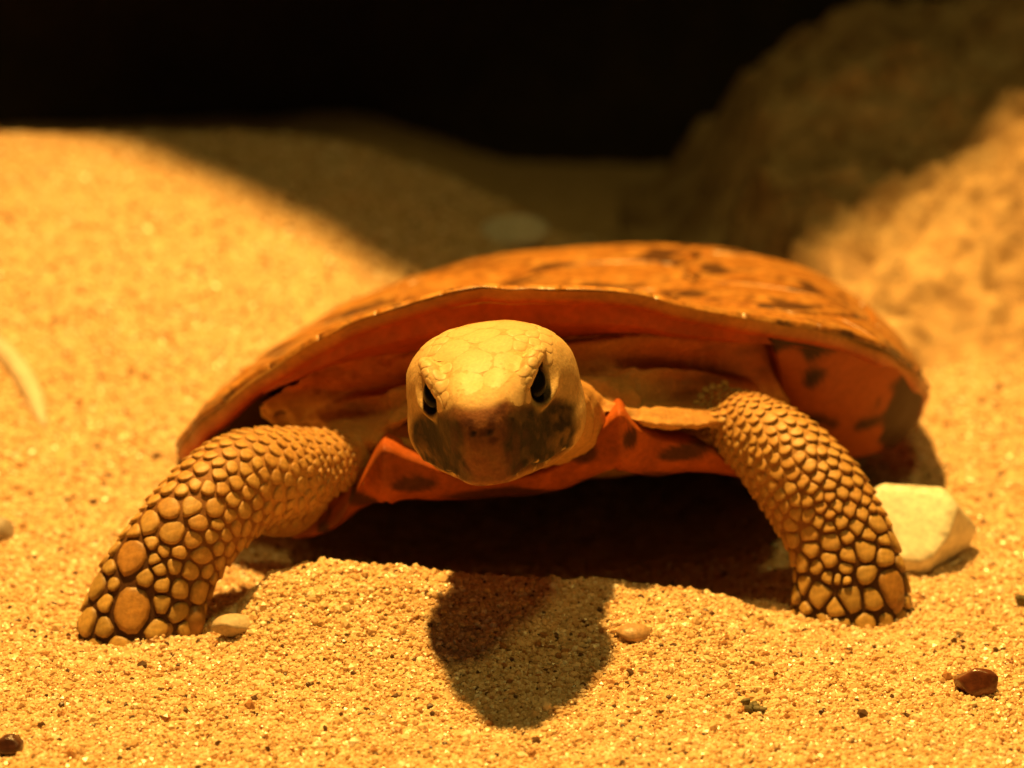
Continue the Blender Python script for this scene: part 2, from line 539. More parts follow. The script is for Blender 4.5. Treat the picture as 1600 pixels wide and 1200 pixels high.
def arc(a0, a1, r, n=6):
    return [(r * math.sin(math.radians(a)), r * math.cos(math.radians(a))) for a in np.linspace(a0, a1, n)]
RI = 0.84
vv = [0.80, 0.47, 0.15, -0.18, -0.50, -0.80]
aa = [0.20, 0.25, 0.27, 0.27, 0.25, 0.16]
mid = [0.34, 0.36, 0.37, 0.36, 0.30]
scutes = []
for i in range(5):
    vm = (vv[i] + vv[i + 1]) / 2
    scutes.append([(-aa[i], vv[i]), (aa[i], vv[i]), (mid[i], vm), (aa[i + 1], vv[i + 1]), (-aa[i + 1], vv[i + 1]), (-mid[i], vm)])
cb = [14, 58, 88, 120, 168]
for side in (1, -1):
    for j in range(4):
        vm0 = (vv[j] + vv[j + 1]) / 2
        vm1 = (vv[j + 1] + vv[j + 2]) / 2
        start = [(aa[0], vv[0])] if j == 0 else []
        end = [(aa[5], vv[5])] if j == 3 else []
        poly = start + arc(cb[j], cb[j + 1], RI - 0.005) + end + [(mid[j + 1], vm1), (aa[j + 1], vv[j + 1]), (mid[j], vm0)]
        scutes.append([(side * p[0], p[1]) for p in poly])
ma = [-6, 6, 20, 36, 52, 67, 82, 97, 112, 127, 142, 156, 168, 180]
edges = [(ma[k], ma[k + 1]) for k in range(len(ma) - 1)]
edges += [(-b_, -a_) for a_, b_ in edges[1:]]
for a0, a1 in edges:
    scutes.append(arc(a0, a1, RI + 0.005, 7) + arc(a1, a0, 1.0, 7))
for s in scutes:
    v, f, cc_ = scute(s)
    org = v[-1]
    mk('scute', v, f, M['scute'], carapace, origin=org, col=cc_)

# --- bridges: side walls from the keel down to the plastron
def wall(name, top, bot, seed):
    n = 90
    A = catmull(top, n); B = catmull(bot, n)
    s = np.linspace(0, 1, 26)[:, None, None]
    mid_ = (A + B) / 2
    outw = mid_ - np.append(SC, 2.0)
    outw[:, 2] = 0
    outw /= np.linalg.norm(outw, axis=1, keepdims=True)
    g = A[None] * (1 - s) + B[None] * s + outw[None] * (0.55 * s * (1 - s) * 1.2)
    g = g + outw[None] * (0.05 * fbm(g, 0.8, 3, seed))[..., None]
    back = g - outw[None] * 0.22
    v, f = solid_slab(g, back)
    nz = fbm(v * np.array([1, 1, 1.0]), 0.95, 3, seed + 4)
    dark = sst(-0.10, 0.06, nz)[:, None]
    c = np.array([0.40, 0.095, 0.012]) * (1 - dark) + np.array([0.05, 0.018, 0.006]) * dark
    return mk(name, v, f, M['bridge'], carapace, col=c)
dz = np.array([0, 0.03, -0.12])
wall('bridge', [P(1195, 500, 3.1) + dz, P(1300, 516, 3.75) + dz, P(1385, 549, 4.75) + dz, P(1432, 585, 6.05) + dz, P(1446, 612, 7.6) + dz, np.array([7.8, 10, 1.55]), np.array([7.4, 12.8, 1.3]), np.array([6.2, 15.2, 1.0])],
     [P(1222, 612, 4.4), P(1265, 690, 5.1), P(1320, 714, 5.6), P(1368, 708, 6.4), P(1400, 690, 7.6), np.array([6.4, 10, 0.5]), np.array([5.8, 12.5, 0.5]), np.array([4.8, 14.5, 0.5])], 101)
wall('bridge', [P(415, 578, 3.05) + dz, P(345, 629, 3.55) + dz, P(303, 668, 4.25) + dz, P(284, 702, 5.4) + dz, np.array([-5.85, 7.3, 0.95]), np.array([-5.4, 9.6, 0.75]), np.array([-4.6, 12.0, 0.7]), np.array([-3.2, 14.3, 0.7])],
     [P(440, 650, 4.6), P(380, 705, 5.0), P(330, 735, 5.4), P(300, 745, 6.0), np.array([-5.0, 7.4, 0.3]), np.array([-4.7, 9.7, 0.15]), np.array([-4.0, 12.0, 0.1]), np.array([-2.7, 14.0, 0.1])], 111)

# --- plastron: front edge with two raised gular points, underside running back
up = catmull([P(455, 838, 3.6), P(490, 832, 2.9), P(528, 812, 2.2), P(562, 756, 1.75), P(592, 708, 1.2), P(608, 704, 1.15), P(640, 716, 1.3), P(700, 738, 1.4), P(780, 746, 1.45), P(860, 734, 1.35), P(915, 695, 1.1),
              P(955, 655, 0.85), P(972, 647, 0.8), P(992, 668, 1.05), P(1030, 684, 1.45), P(1090, 694, 1.8), P(1140, 722, 2.15), P(1190, 748, 2.8), P(1230, 756, 3.8)], 150)
n = len(up)
xm = np.linspace(-1, 1, n)
low1 = up + np.stack([0 * xm, -0.02 + 0 * xm, -0.06 + 0 * xm], 1)
drop = np.interp(xm, (np.arange(19) - 9) / 9, [.05, .1, .18, .6, 1.1, 1.15, .92, .65, .5, .55, .8, 1.1, 1.2, 1.0, .85, .65, .35, .12, .05])
lows = []
for w_ in np.linspace(0.08, 1, 16):
    dd = np.interp(w_, [0, 0.25, 0.5, 0.75, 1], [0.0, 0.35, 0.65, 0.9, 1.08])
    by = np.interp(w_, [0, 0.25, 0.5, 0.75, 1], [0.0, 0.03, 0.16, 0.42, 1.0])
    lows.append(up + np.stack([0 * xm, by + 0 * xm, -0.05 - drop * dd], 1))
zl = lows[-1]
def backrow(y, z, hw, cx):
    r = zl.copy()
    r[:, 0] = cx + hw * xm
    r[:, 1] = y + 0.6 * xm ** 2
    r[:, 2] = z + 0.25 * np.abs(xm) ** 3
    return r
backs = [zl * 0.45 + backrow(4.8, 1.15, 5.0, 0.6) * 0.55, backrow(6.5, 0.55, 5.3, 0.9), backrow(9.5, 0.12, 5.4, 1.1), backrow(12.5, 0.05, 4.6, 1.3), backrow(14.8, 0.1, 2.6, 1.4)]
ups = [backs[-1] + [0, 0, 0.35], backs[-2] + [0, 0, 0.5], backs[-3] + [0, 0, 0.5], backs[-4] + [0, 0, 0.5], up + [0, 2.2, -0.15], up + [0, 0.9, -0.02], up + [0, 0.22, 0.03]]
rows = np.stack([up, low1] + lows + backs + ups + [up])[:-1]
v = rows.reshape(-1, 3)
nr = len(rows)
f = grid_faces(nr, n, flip=False)
f += [((nr - 1) * n + j, (nr - 1) * n + j + 1, j + 1, j) for j in range(n - 1)]
v = v + (0.02 * fbm(v, 2.2, 3, 121))[:, None]
nz = fbm(v * np.array([1.0, 0.8, 0.7]), 0.8, 3, 141)
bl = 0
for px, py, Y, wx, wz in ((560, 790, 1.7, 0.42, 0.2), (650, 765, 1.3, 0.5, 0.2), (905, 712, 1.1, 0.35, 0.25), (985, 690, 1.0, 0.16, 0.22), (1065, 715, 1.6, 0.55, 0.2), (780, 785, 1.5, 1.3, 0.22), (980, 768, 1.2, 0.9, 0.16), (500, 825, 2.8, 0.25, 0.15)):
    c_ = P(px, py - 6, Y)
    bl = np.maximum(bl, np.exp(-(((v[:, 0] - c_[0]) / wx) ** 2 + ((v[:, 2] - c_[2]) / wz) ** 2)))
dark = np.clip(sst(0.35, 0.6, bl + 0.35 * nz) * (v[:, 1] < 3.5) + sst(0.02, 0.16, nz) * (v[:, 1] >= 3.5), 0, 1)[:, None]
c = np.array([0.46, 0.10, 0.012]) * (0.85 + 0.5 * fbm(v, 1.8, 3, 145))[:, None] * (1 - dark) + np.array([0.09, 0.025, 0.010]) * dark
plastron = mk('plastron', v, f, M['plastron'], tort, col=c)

# --- body: one continuous skin mesh (torso, neck, head, four legs)
parts_v, parts_f = [], []
def add_part(v, f):
    off = sum(len(p) for p in parts_v)
    parts_v.append(np.asarray(v, float))
    parts_f.extend([tuple(k + off for k in q) for q in f])

def tube(stations, nseg=40, nlen=60, view=None):
    """stations rows: x y z a b  (a across the view, b along it)"""
    S = catmull(stations, nlen)
    c = S[:, :3]
    T = np.gradient(c, axis=0)
    T /= np.linalg.norm(T, axis=1, keepdims=True)
    V = -FWD if view is None else view
    A = np.cross(T, V); A /= np.linalg.norm(A, axis=1, keepdims=True)
    B = np.cross(A, T)
    th = np.linspace(0, 2 * np.pi, nseg, endpoint=False)
    g = c[:, None] + S[:, 3][:, None, None] * np.cos(th)[None, :, None] * A[:, None] + S[:, 4][:, None, None] * np.sin(th)[None, :, None] * B[:, None]
    v = np.concatenate([g.reshape(-1, 3), c[:1], c[-1:]])
    f = grid_faces(nlen, nseg, closed_v=True)
    m_ = nlen * nseg
    for j in range(nseg):
        f.append((m_, (j + 1) % nseg, j))
        f.append((m_ + 1, (nlen - 1) * nseg + j, (nlen - 1) * nseg + (j + 1) % nseg))
    return v, f, S

def st(px, py, Y, hw, bf):
    p = P(px, py, Y)
    s = np.dot(p - CAM, FWD) * TAN / 800
    return [*p, hw * s, hw * s * bf]

legL = [st(620, 712, 3.4, 40, 0.9), st(535, 716, 2.4, 46, 0.9), st(458, 737, 1.8, 70, 1.0), st(374, 757, 1.2, 80, 0.95), st(308, 816, 0.55, 80, 0.8),
        st(257, 886, 0.1, 82, 0.6), st(226, 950, -0.15, 90, 0.58), st(213, 1005, -0.35, 92, 0.62), st(208, 1055, -0.45, 86, 0.7)]
legR = [st(1085, 648, 3.4, 45, 0.9), st(1150, 664, 2.5, 55, 0.9), st(1210, 702, 2.1, 70, 0.95), st(1268, 766, 1.7, 79, 0.9), st(1309, 836, 1.25, 80, 0.68),
        st(1327, 896, 1.0, 84, 0.64), st(1331, 950, 0.84, 90, 0.64), st(1331, 1010, 0.7, 88, 0.7)]
v, f, SL = tube(legL); add_part(v, f)
v, f, SR = tube(legR); add_part(v, f)
# hanging skin fold under the left upper arm
v, f, _ = tube([st(500, 770, 2.2, 22, 0.8), st(455, 800, 1.75, 36, 0.7), st(418, 812, 1.4, 26, 0.7), st(385, 805, 1.1, 12, 0.7)], 24, 24); add_part(v, f)
# hind legs, tucked under the shell
for sx, cx in ((-1, 1.5), (1, 1.5)):
    v, f, _ = tube([[cx + sx * 2.0, 12.6, 1.2, 0.8, 0.8], [cx + sx * 3.8, 13.2, 0.9, 0.8, 0.8], [cx + sx * 4.6, 13.8, 0.4, 0.75, 0.75], [cx + sx * 4.9, 14.0, -0.4, 0.8, 0.8]], 24, 24, np.array([0, -1.0, 0.1])); add_part(v, f)

def ellipsoid(c, r, n=40):
    th, ph = np.meshgrid(np.linspace(0, 2 * np.pi, n, endpoint=False), np.linspace(0.02, np.pi - 0.02, n))
    g = np.stack([np.sin(ph) * np.cos(th) * r[0], np.sin(ph) * np.sin(th) * r[1], np.cos(ph) * r[2]], -1) + np.array(c)
    v = np.concatenate([g.reshape(-1, 3), [np.array(c) + [0, 0, r[2]]], [np.array(c) - [0, 0, r[2]]]])
    f = grid_faces(n, n, closed_v=True)
    for j in range(n):
        f.append((n * n, (j + 1) % n, j)); f.append((n * n + 1, (n - 1) * n + j, (n - 1) * n + (j + 1) % n))
    return v, f
add_part(*ellipsoid((1.1, 9.2, 1.6), (4.3, 5.6, 1.0)))
add_part(*ellipsoid((0.5, 3.9, 2.5), (4.0, 2.5, 0.5)))

# neck and head
HC = P(768, 630, -1.2)
HS = 0.97
yaw, hp, roll = math.radians(-3), math.radians(5), math.radians(7.4)
HF = np.array([math.sin(yaw) * math.cos(hp), -math.cos(yaw) * math.cos(hp), -math.sin(hp)])
HR = np.cross([0, 0, 1.0], HF); HR /= np.linalg.norm(HR)
HU = np.cross(HF, HR)
HR, HU = HR * math.cos(roll) + HU * math.sin(roll), HU * math.cos(roll) - HR * math.sin(roll)
hb = np.stack([HR, HF, HU])
def h2w(q):
    return HC + (np.asarray(q, float) * HS) @ hb
def w2h(p):
    return ((p - HC) @ hb.T) / HS
# rows: forward, half width, top, bottom, superellipse exponent
hst = [(-1.75, 0.88, 0.55, -0.90, 2.0), (-1.35, 1.20, 0.90, -1.05, 2.2), (-0.9, 1.38, 1.06, -1.18, 2.5), (-0.4, 1.41, 1.13, -1.26, 2.9), (0.0, 1.28, 1.13, -1.24, 3.0), (0.4, 1.05, 1.08, -1.16, 3.0),
       (0.8, 0.85, 1.01, -1.02, 3.0), (1.2, 0.70, 0.92, -0.88, 3.2), (1.55, 0.55, 0.79, -0.76, 3.1), (1.80, 0.41, 0.60, -0.65, 2.9), (1.95, 0.27, 0.38, -0.54, 2.5), (2.02, 0.13, 0.1, -0.36, 2.0)]
H = catmull(hst, 70)
th = np.linspace(0, 2 * np.pi, 72, endpoint=False)
ex = H[:, 4][:, None]
cx_ = np.sign(np.cos(th)) * np.abs(np.cos(th))[None] ** (2 / ex)
cz_ = np.sign(np.sin(th)) * np.abs(np.sin(th))[None] ** (2 / ex)
zc = (H[:, 2] + H[:, 3])[:, None] / 2
zr = (H[:, 2] - H[:, 3])[:, None] / 2
g = np.stack([cx_ * H[:, 1][:, None], np.repeat(H[:, 0][:, None], 72, 1), zc + cz_ * zr], -1)
g[..., 0] *= 1 + 0.09 * sst(0.1, -0.9, g[..., 2]) - 0.03 * sst(0.5, 1.1, g[..., 2])
v = np.concatenate([g.reshape(-1, 3), [[0, -1.76, -0.15]], [[0, 2.04, -0.15]]])
f = grid_faces(70, 72, closed_v=True)
for j in range(72):
    f.append((5040, (j + 1) % 72, j)); f.append((5041, 69 * 72 + j, 69 * 72 + (j + 1) % 72))
add_part(h2w(v), f)
for sx in (-1, 1):   # brow ridges and lower lids
    for ctrl in ([(0.98, 0.12, 0.88, 0.05), (0.92, 0.40, 0.93, 0.13), (0.79, 0.70, 0.85, 0.15), (0.65, 1.02, 0.66, 0.12), (0.55, 1.28, 0.48, 0.05)],
                 [(1.14, 0.18, 0.42, 0.05), (1.06, 0.40, 0.29, 0.09), (0.91, 0.70, 0.21, 0.10), (0.76, 0.96, 0.25, 0.05)]):
        w_ = h2w(np.array([(sx * c_[0], c_[1], c_[2]) for c_ in ctrl]))
        v, f, _ = tube([[*w_[k], ctrl[k][3], ctrl[k][3]] for k in range(len(ctrl))], 16, 24, np.array([0.2 * sx, -0.3, 1.0])); add_part(v, f)
vn = np.array([0, 0, 1.0])
v, f, _ = tube([st(778, 632, -0.5, 105, 0.85), st(792, 640, 0.3, 120, 0.66), st(808, 648, 1.2, 132, 0.58), st(822, 650, 2.2, 148, 0.52), st(835, 640, 3.4, 185, 0.40), st(845, 620, 5.5, 230, 0.34)], 48, 40, vn); add_part(v, f)

# skin sheet between shell opening and neck, with folds
kt = np.concatenate([np.arange(66, 0, -3), np.arange(312, 280, -3) % NT])
On = [P(425, 640, 5.2)] + [K[k_] + inward[k_] * 0.42 + np.array([0, 0, -0.44]) for k_ in kt] + [P(1215, 540, 3.9), P(1248, 622, 4.4)]
Nn = [P(520, 705, 2.9), P(560, 685, 2.5), P(600, 668, 2.1), P(645, 648, 1.8), P(720, 610, 1.6), P(800, 600, 1.6), P(880, 612, 1.45), P(950, 642, 1.15), P(1030, 664, 1.25), P(1110, 662, 1.75), P(1165, 645, 2.5)]
A = catmull(On, 160); B = catmull(Nn, 160)
s = np.linspace(0, 1, 60)[:, None, None]
g = A[None] * (1 - s) + B[None] * s
sv_ = s[..., 0]
tpar = np.linspace(0, 1, 160)[None, :]
sag = -0.75 * np.sin(np.pi * sv_) ** 1.0
warp = sv_ + 0.10 * np.sin(tpar * 7 + 1.0) + 0.05 * np.sin(tpar * 17)
fold = 0.15 * np.sin(warp * 19 + 0.8 * np.sin(tpar * 9)) * sst(0.0, 0.2, sv_) * sst(1.0, 0.75, sv_) + 0.05 * np.sin(warp * 43 + tpar * 5) * sst(1.0, 0.6, sv_) * sst(0, 0.12, tpar) * sst(1, 0.86, tpar)
disp = (fold)[..., None] * np.array([0, -0.6, 0.8]) + (0.75 * np.sin(np.pi * sv_ ** 1.1))[..., None] * np.array([0, 1.0, -0.22])
g = g + disp
v, f = solid_slab(g, g + np.array([0, 0.45, -0.35]) * (1 - 0.6 * s ** 4))
add_part(v, f)

bv = np.concatenate(parts_v)
tmp_me = bpy.data.meshes.new('tmp')
tmp_me.from_pydata(bv.tolist(), [], parts_f)
tmp = bpy.data.objects.new('tmp', tmp_me)
coll.objects.link(tmp)
rm = tmp.modifiers.new('r', 'REMESH'); rm.mode = 'VOXEL'; rm.voxel_size = 0.045
sm = tmp.modifiers.new('s', 'SMOOTH'); sm.factor = 0.5; sm.iterations = 5
dg = bpy.context.evaluated_depsgraph_get()
em = tmp.evaluated_get(dg).to_mesh()
nv_ = len(em.vertices)
V = np.empty(nv_ * 3); em.vertices.foreach_get('co', V); V = V.reshape(-1, 3)
N = np.empty(nv_ * 3); em.vertices.foreach_get('normal', N); N = N.reshape(-1, 3)
F = [tuple(p.vertices) for p in em.polygons]
tmp.evaluated_get(dg).to_mesh_clear()
bpy.data.objects.remove(tmp)
bpy.data.meshes.remove(tmp_me)

# head relief in head coordinates
q = w2h(V)
x, fw, z = q[:, 0], q[:, 1], q[:, 2]
ax = np.abs(x)
inhead = (fw > -1.3) & (ax < 1.7) & (z > -1.5) & (z < 1.5)
EYE = np.array([0.91, 0.61, 0.53])
def g3(px_, pf, pz, sx, sf, sz):
    return np.exp(-(((ax - px_) / sx) ** 2 + ((fw - pf) / sf) ** 2 + ((z - pz) / sz) ** 2))
d = np.zeros(nv_)
EL = np.array([0.62, -0.785])
ea = (fw - EYE[1]) * 0.785 + (z - EYE[2]) * 0.62
eb = (fw - EYE[1]) * EL[0] + (z - EYE[2]) * EL[1]
d += -0.24 * np.exp(-(((ax - EYE[0]) / 0.30) ** 2 + (ea / 0.19) ** 2 + (eb / 0.30) ** 2))
d += 0.04 * np.exp(-(((ax - 0.84) / 0.26) ** 2 + ((fw - 0.95) / 0.42) ** 2 + ((z - 0.93 + 0.3 * (fw - 0.95)) / 0.13) ** 2))
d += 0.02 * g3(1.0, 0.95, 0.16, 0.25, 0.25, 0.10)
d += 0.06 * g3(1.2, 0.1, -0.45, 0.3, 0.5, 0.25)
d += -0.06 * g3(0.0, 1.15, 0.9, 0.25, 0.35, 0.2)
d += -0.05 * g3(0.13, 1.9, 0.32, 0.05, 0.25, 0.05)
zm = np.interp(np.minimum(fw, 1.62), H[:, 0], H[:, 3]) * 0.74 - 0.04 + 0.05 * np.sin(fw * 6)
mouth = np.exp(-((z - zm) / 0.045) ** 2) * sst(-0.1, 0.2, fw) * (fw > -0.2)
d += -0.075 * mouth
d += 0.035 * np.exp(-((z - zm - 0.11) / 0.06) ** 2) * sst(-0.1, 0.2, fw)
d *= inhead * HS
# neck wrinkles beside the head
nk = sst(-0.6, -1.2, fw) * (ax < 2.2) * (fw > -4) * (z < 1.4)
d += nk * 0.05 * np.sin(fw * 13 + 2.0 * vnoise(V, 1.2, 7)) * sst(0.9, 0.3, z)
d += 0.012 * fbm(V, 5.0, 3, 13)
sk = (~inhead) * (V[:, 1] < 4.0) * (np.abs(V[:, 0]) < 3.6)
d += sk * (0.035 * fbm(V * np.array([0.8, 1.0, 1.6]), 3.0, 3, 15) + 0.02 * vnoise(V, 9.0, 17))
V = V + N * d[:, None]

# skin colours
def mixc(c, mask, col):
    m_ = np.clip(mask, 0, 1)[:, None]
    return c * (1 - m_) + np.asarray(col) * m_
C = np.tile(np.array([0.60, 0.31, 0.09]), (nv_, 1))
# deep skin of the opening: warm reddish shade painted into the colour
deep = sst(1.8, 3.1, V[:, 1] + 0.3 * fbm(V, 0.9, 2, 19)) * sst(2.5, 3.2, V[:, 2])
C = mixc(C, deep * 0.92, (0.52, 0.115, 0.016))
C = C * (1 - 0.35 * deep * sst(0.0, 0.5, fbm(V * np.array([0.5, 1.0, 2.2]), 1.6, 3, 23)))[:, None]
def leg_param(S):
    dd = np.linalg.norm(V[:, None, :] - S[None, ::3, :3], axis=2)
    k = dd.argmin(1)
    rad = np.maximum(S[::3, 3], S[::3, 4])[k]
    return k / (len(S[::3]) - 1), dd.min(1) / rad
sL, dL = leg_param(SL)
sR, dR = leg_param(SR)
onL = (dL < 1.18) & (sL > 0.10) & (V[:, 1] < 3.2)
onR = (dR < 1.18) & (sR > 0.08) & (V[:, 1] < 3.2)
for s_, on in ((sL, onL), (sR, onR)):
    C = mixc(C, on * sst(0.28, 0.45, s_), (0.36, 0.155, 0.042))
    C = mixc(C, on * sst(0.42, 0.72, s_), (0.11, 0.042, 0.013))
    C = mixc(C, on * sst(0.72, 0.9, s_), (0.07, 0.028, 0.010))
# head
hd = inhead * sst(-1.3, -0.9, fw)
nzh = fbm(q, 2.6, 4, 33)
C = mixc(C, hd, (0.68, 0.44, 0.18))
C = mixc(C, hd * sst(0.1, 0.5, nzh) * 0.5, (0.58, 0.33, 0.10))
snout_line = 0.62 - 0.75 * np.clip(ax - 0.42, 0, 1)
low = hd * sst(0.06, -0.06, z - snout_line + 0.05 * nzh) * sst(-0.1, 0.4, fw + 0.2 * nzh)
C = mixc(C, low, (0.15, 0.065, 0.022))
bk_ = hd * sst(0.10, -0.05, z - snout_line) * sst(1.3, 1.6, fw)
C = mixc(C, bk_ * sst(0.62, 0.40, ax), (0.27, 0.098, 0.034))
cheek = hd * sst(0.25, 0.5, ax + 0.15 * nzh) * sst(0.08, -0.08, z - snout_line + 0.12) * sst(-0.12, 0.25, fw + 0.25 * nzh) * sst(-0.10, 0.06, z - zm + 0.1 * nzh)
C = mixc(C, np.clip(cheek * 1.15 + 0.25 * nzh * cheek, 0, 0.96), (0.015, 0.008, 0.003))
C = mixc(C, hd * np.clip(mouth * 1.2, 0, 1) * 0.85, (0.03, 0.015, 0.008))
jaw = hd * sst(0.02, -0.10, z - zm) * sst(-0.4, 0.2, fw)
C = mixc(C, jaw * 0.9, (0.42, 0.20, 0.05))
C = mixc(C, jaw * sst(0.15, 0.4, fbm(q, 5, 3, 37)) * 0.7, (0.14, 0.06, 0.02))
C = mixc(C, hd * g3(0.13, 1.9, 0.32, 0.06, 0.3, 0.05) * 1.3, (0.02, 0.01, 0.006))
fl = hd * (np.abs(z - zm - 0.02) < 0.09) * sst(0.25, 0.5, vnoise(q * np.array([1.6, 1.0, 0.6]), 8, 41)) * sst(0.1, 0.4, fw) * (ax > 0.42)
C = mixc(C, fl, (0.62, 0.42, 0.17))
er = np.sqrt(((ax - EYE[0]) / 1.3) ** 2 + (ea / 0.62) ** 2 + eb ** 2)
C = mixc(C, hd * np.exp(-((er - 0.46) / 0.06) ** 2) * sst(0.0, 0.15, eb) * 0.9, (0.50, 0.34, 0.13))
C = mixc(C, hd * sst(0.40, 0.33, er), (0.10, 0.045, 0.014))
C = mixc(C, hd * sst(0.28, 0.22, er), (0.02, 0.012, 0.006))
# mottling of the muzzle
ck = fbm(q, 3.4, 4, 53, 0.65)
C = mixc(C, hd * cheek * sst(0.0, 0.35, ck) * 0.8, (0.10, 0.055, 0.02))
C = mixc(C, hd * sst(-0.02, 0.12, z - zm) * sst(0.36, 0.12, z - zm) * sst(0.45, 0.7, ax) * sst(0.0, 0.3, fw) * sst(-0.2, 0.2, ck) * 0.8, (0.008, 0.005, 0.002))
mot = fbm(q, 4.2, 3, 47)
C = mixc(C, low * sst(0.15, 0.5, vnoise(q * np.array([1, 0.5, 1]), 6.5, 61)) * sst(0.6, 0.35, ax) * sst(1.2, 1.5, fw) * 0.75, (0.09, 0.022, 0.010))
C = mixc(C, low * sst(0.05, 0.35, mot) * 0.6 * sst(1.2, 1.5, fw), (0.10, 0.028, 0.012))
C = mixc(C, low * sst(-0.1, -0.4, mot) * 0.35, (0.30, 0.15, 0.05))
C = mixc(C, hd * sst(0.2, 0.45, fbm(q, 3.0, 3, 49)) * sst(0.7, 0.4, fw) * 0.4, (0.50, 0.26, 0.07))
C *= (0.92 + 0.22 * fbm(V, 3.0, 3, 43))[:, None]

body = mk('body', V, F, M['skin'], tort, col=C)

# eyes
for sx in (-1, 1):
    e = EYE * np.array([sx, 1, 1]) - np.array([sx * 0.12, -0.02, 0.0])
    v, f = ellipsoid((0, 0, 0), (0.20, 0.15, 0.26), 20)
    v = np.stack([v[:, 0], v[:, 1] * 0.785 - v[:, 2] * EL[0], v[:, 1] * 0.62 - v[:, 2] * EL[1]], 1)
    mk('eye', h2w(v + e), f, M['eye'], body, origin=h2w(e))

# --- scales: Voronoi cells grown on the skin surface
WAXIS, WH0 = None, 0.0
def WARP(p):
    """squeeze the foot along its axis so that its scales come out longer than wide"""
    if WAXIS is None: return p.copy()
    h_ = p @ WAXIS - WH0
    return p - np.clip(h_, 0, None)[:, None] * 0.28 * WAXIS
bvh = BVHTree.FromPolygons([Vector(p) for p in V.tolist()], F)
def relax_sites(idx, rad, iters=3, seeds=()):
    """Poisson sampling with variable radius, then Lloyd relaxation; idx are vertex ids"""
    pts = WARP(V[idx])
    order = rng.permutation(len(idx))
    acc = np.empty((4000, 3)); ar = np.empty(4000); n = 0
    for p_, r_ in seeds:
        acc[n] = WARP(np.asarray(p_)[None])[0]; ar[n] = r_; n += 1
    nf = n
    for k in order:
        if n:
            dd = ((acc[:n] - pts[k]) ** 2).sum(1)
            if (dd < (0.9 * (rad[k] + ar[:n])) ** 2).any():
                continue
        acc[n] = pts[k]; ar[n] = rad[k]; n += 1
    S_ = acc[:n].copy(); R_ = ar[:n].copy()
    for it in range(iters):
        own = np.empty(len(pts), int)
        for c0_ in range(0, len(pts), 4000):
            dd = ((pts[c0_:c0_ + 4000, None] - S_[None]) ** 2).sum(2) / (R_ ** 2)[None]
            own[c0_:c0_ + 4000] = dd.argmin(1)
        cnt = np.bincount(own, minlength=n)
        for a in range(3):
            sm_ = np.bincount(own, pts[:, a], minlength=n)
            S_[nf:, a] = np.where(cnt > 0, sm_ / np.maximum(cnt, 1), S_[:, a])[nf:]
    own = np.empty(n, int)
    for k in range(n):
        own[k] = ((pts - S_[k]) ** 2).sum(1).argmin()
    return S_, R_, V[idx][own]

def clip_poly(poly, p, nrm):
    out = []
    for a, c in zip(poly, poly[1:] + poly[:1]):
        da = (a[0] - p[0]) * nrm[0] + (a[1] - p[1]) * nrm[1]
        dc = (c[0] - p[0]) * nrm[0] + (c[1] - p[1]) * nrm[1]
        if da <= 0: out.append(a)
        if da * dc < 0:
            t = da / (da - dc)
            out.append((a[0] + (c[0] - a[0]) * t, a[1] + (c[1] - a[1]) * t))
    return out

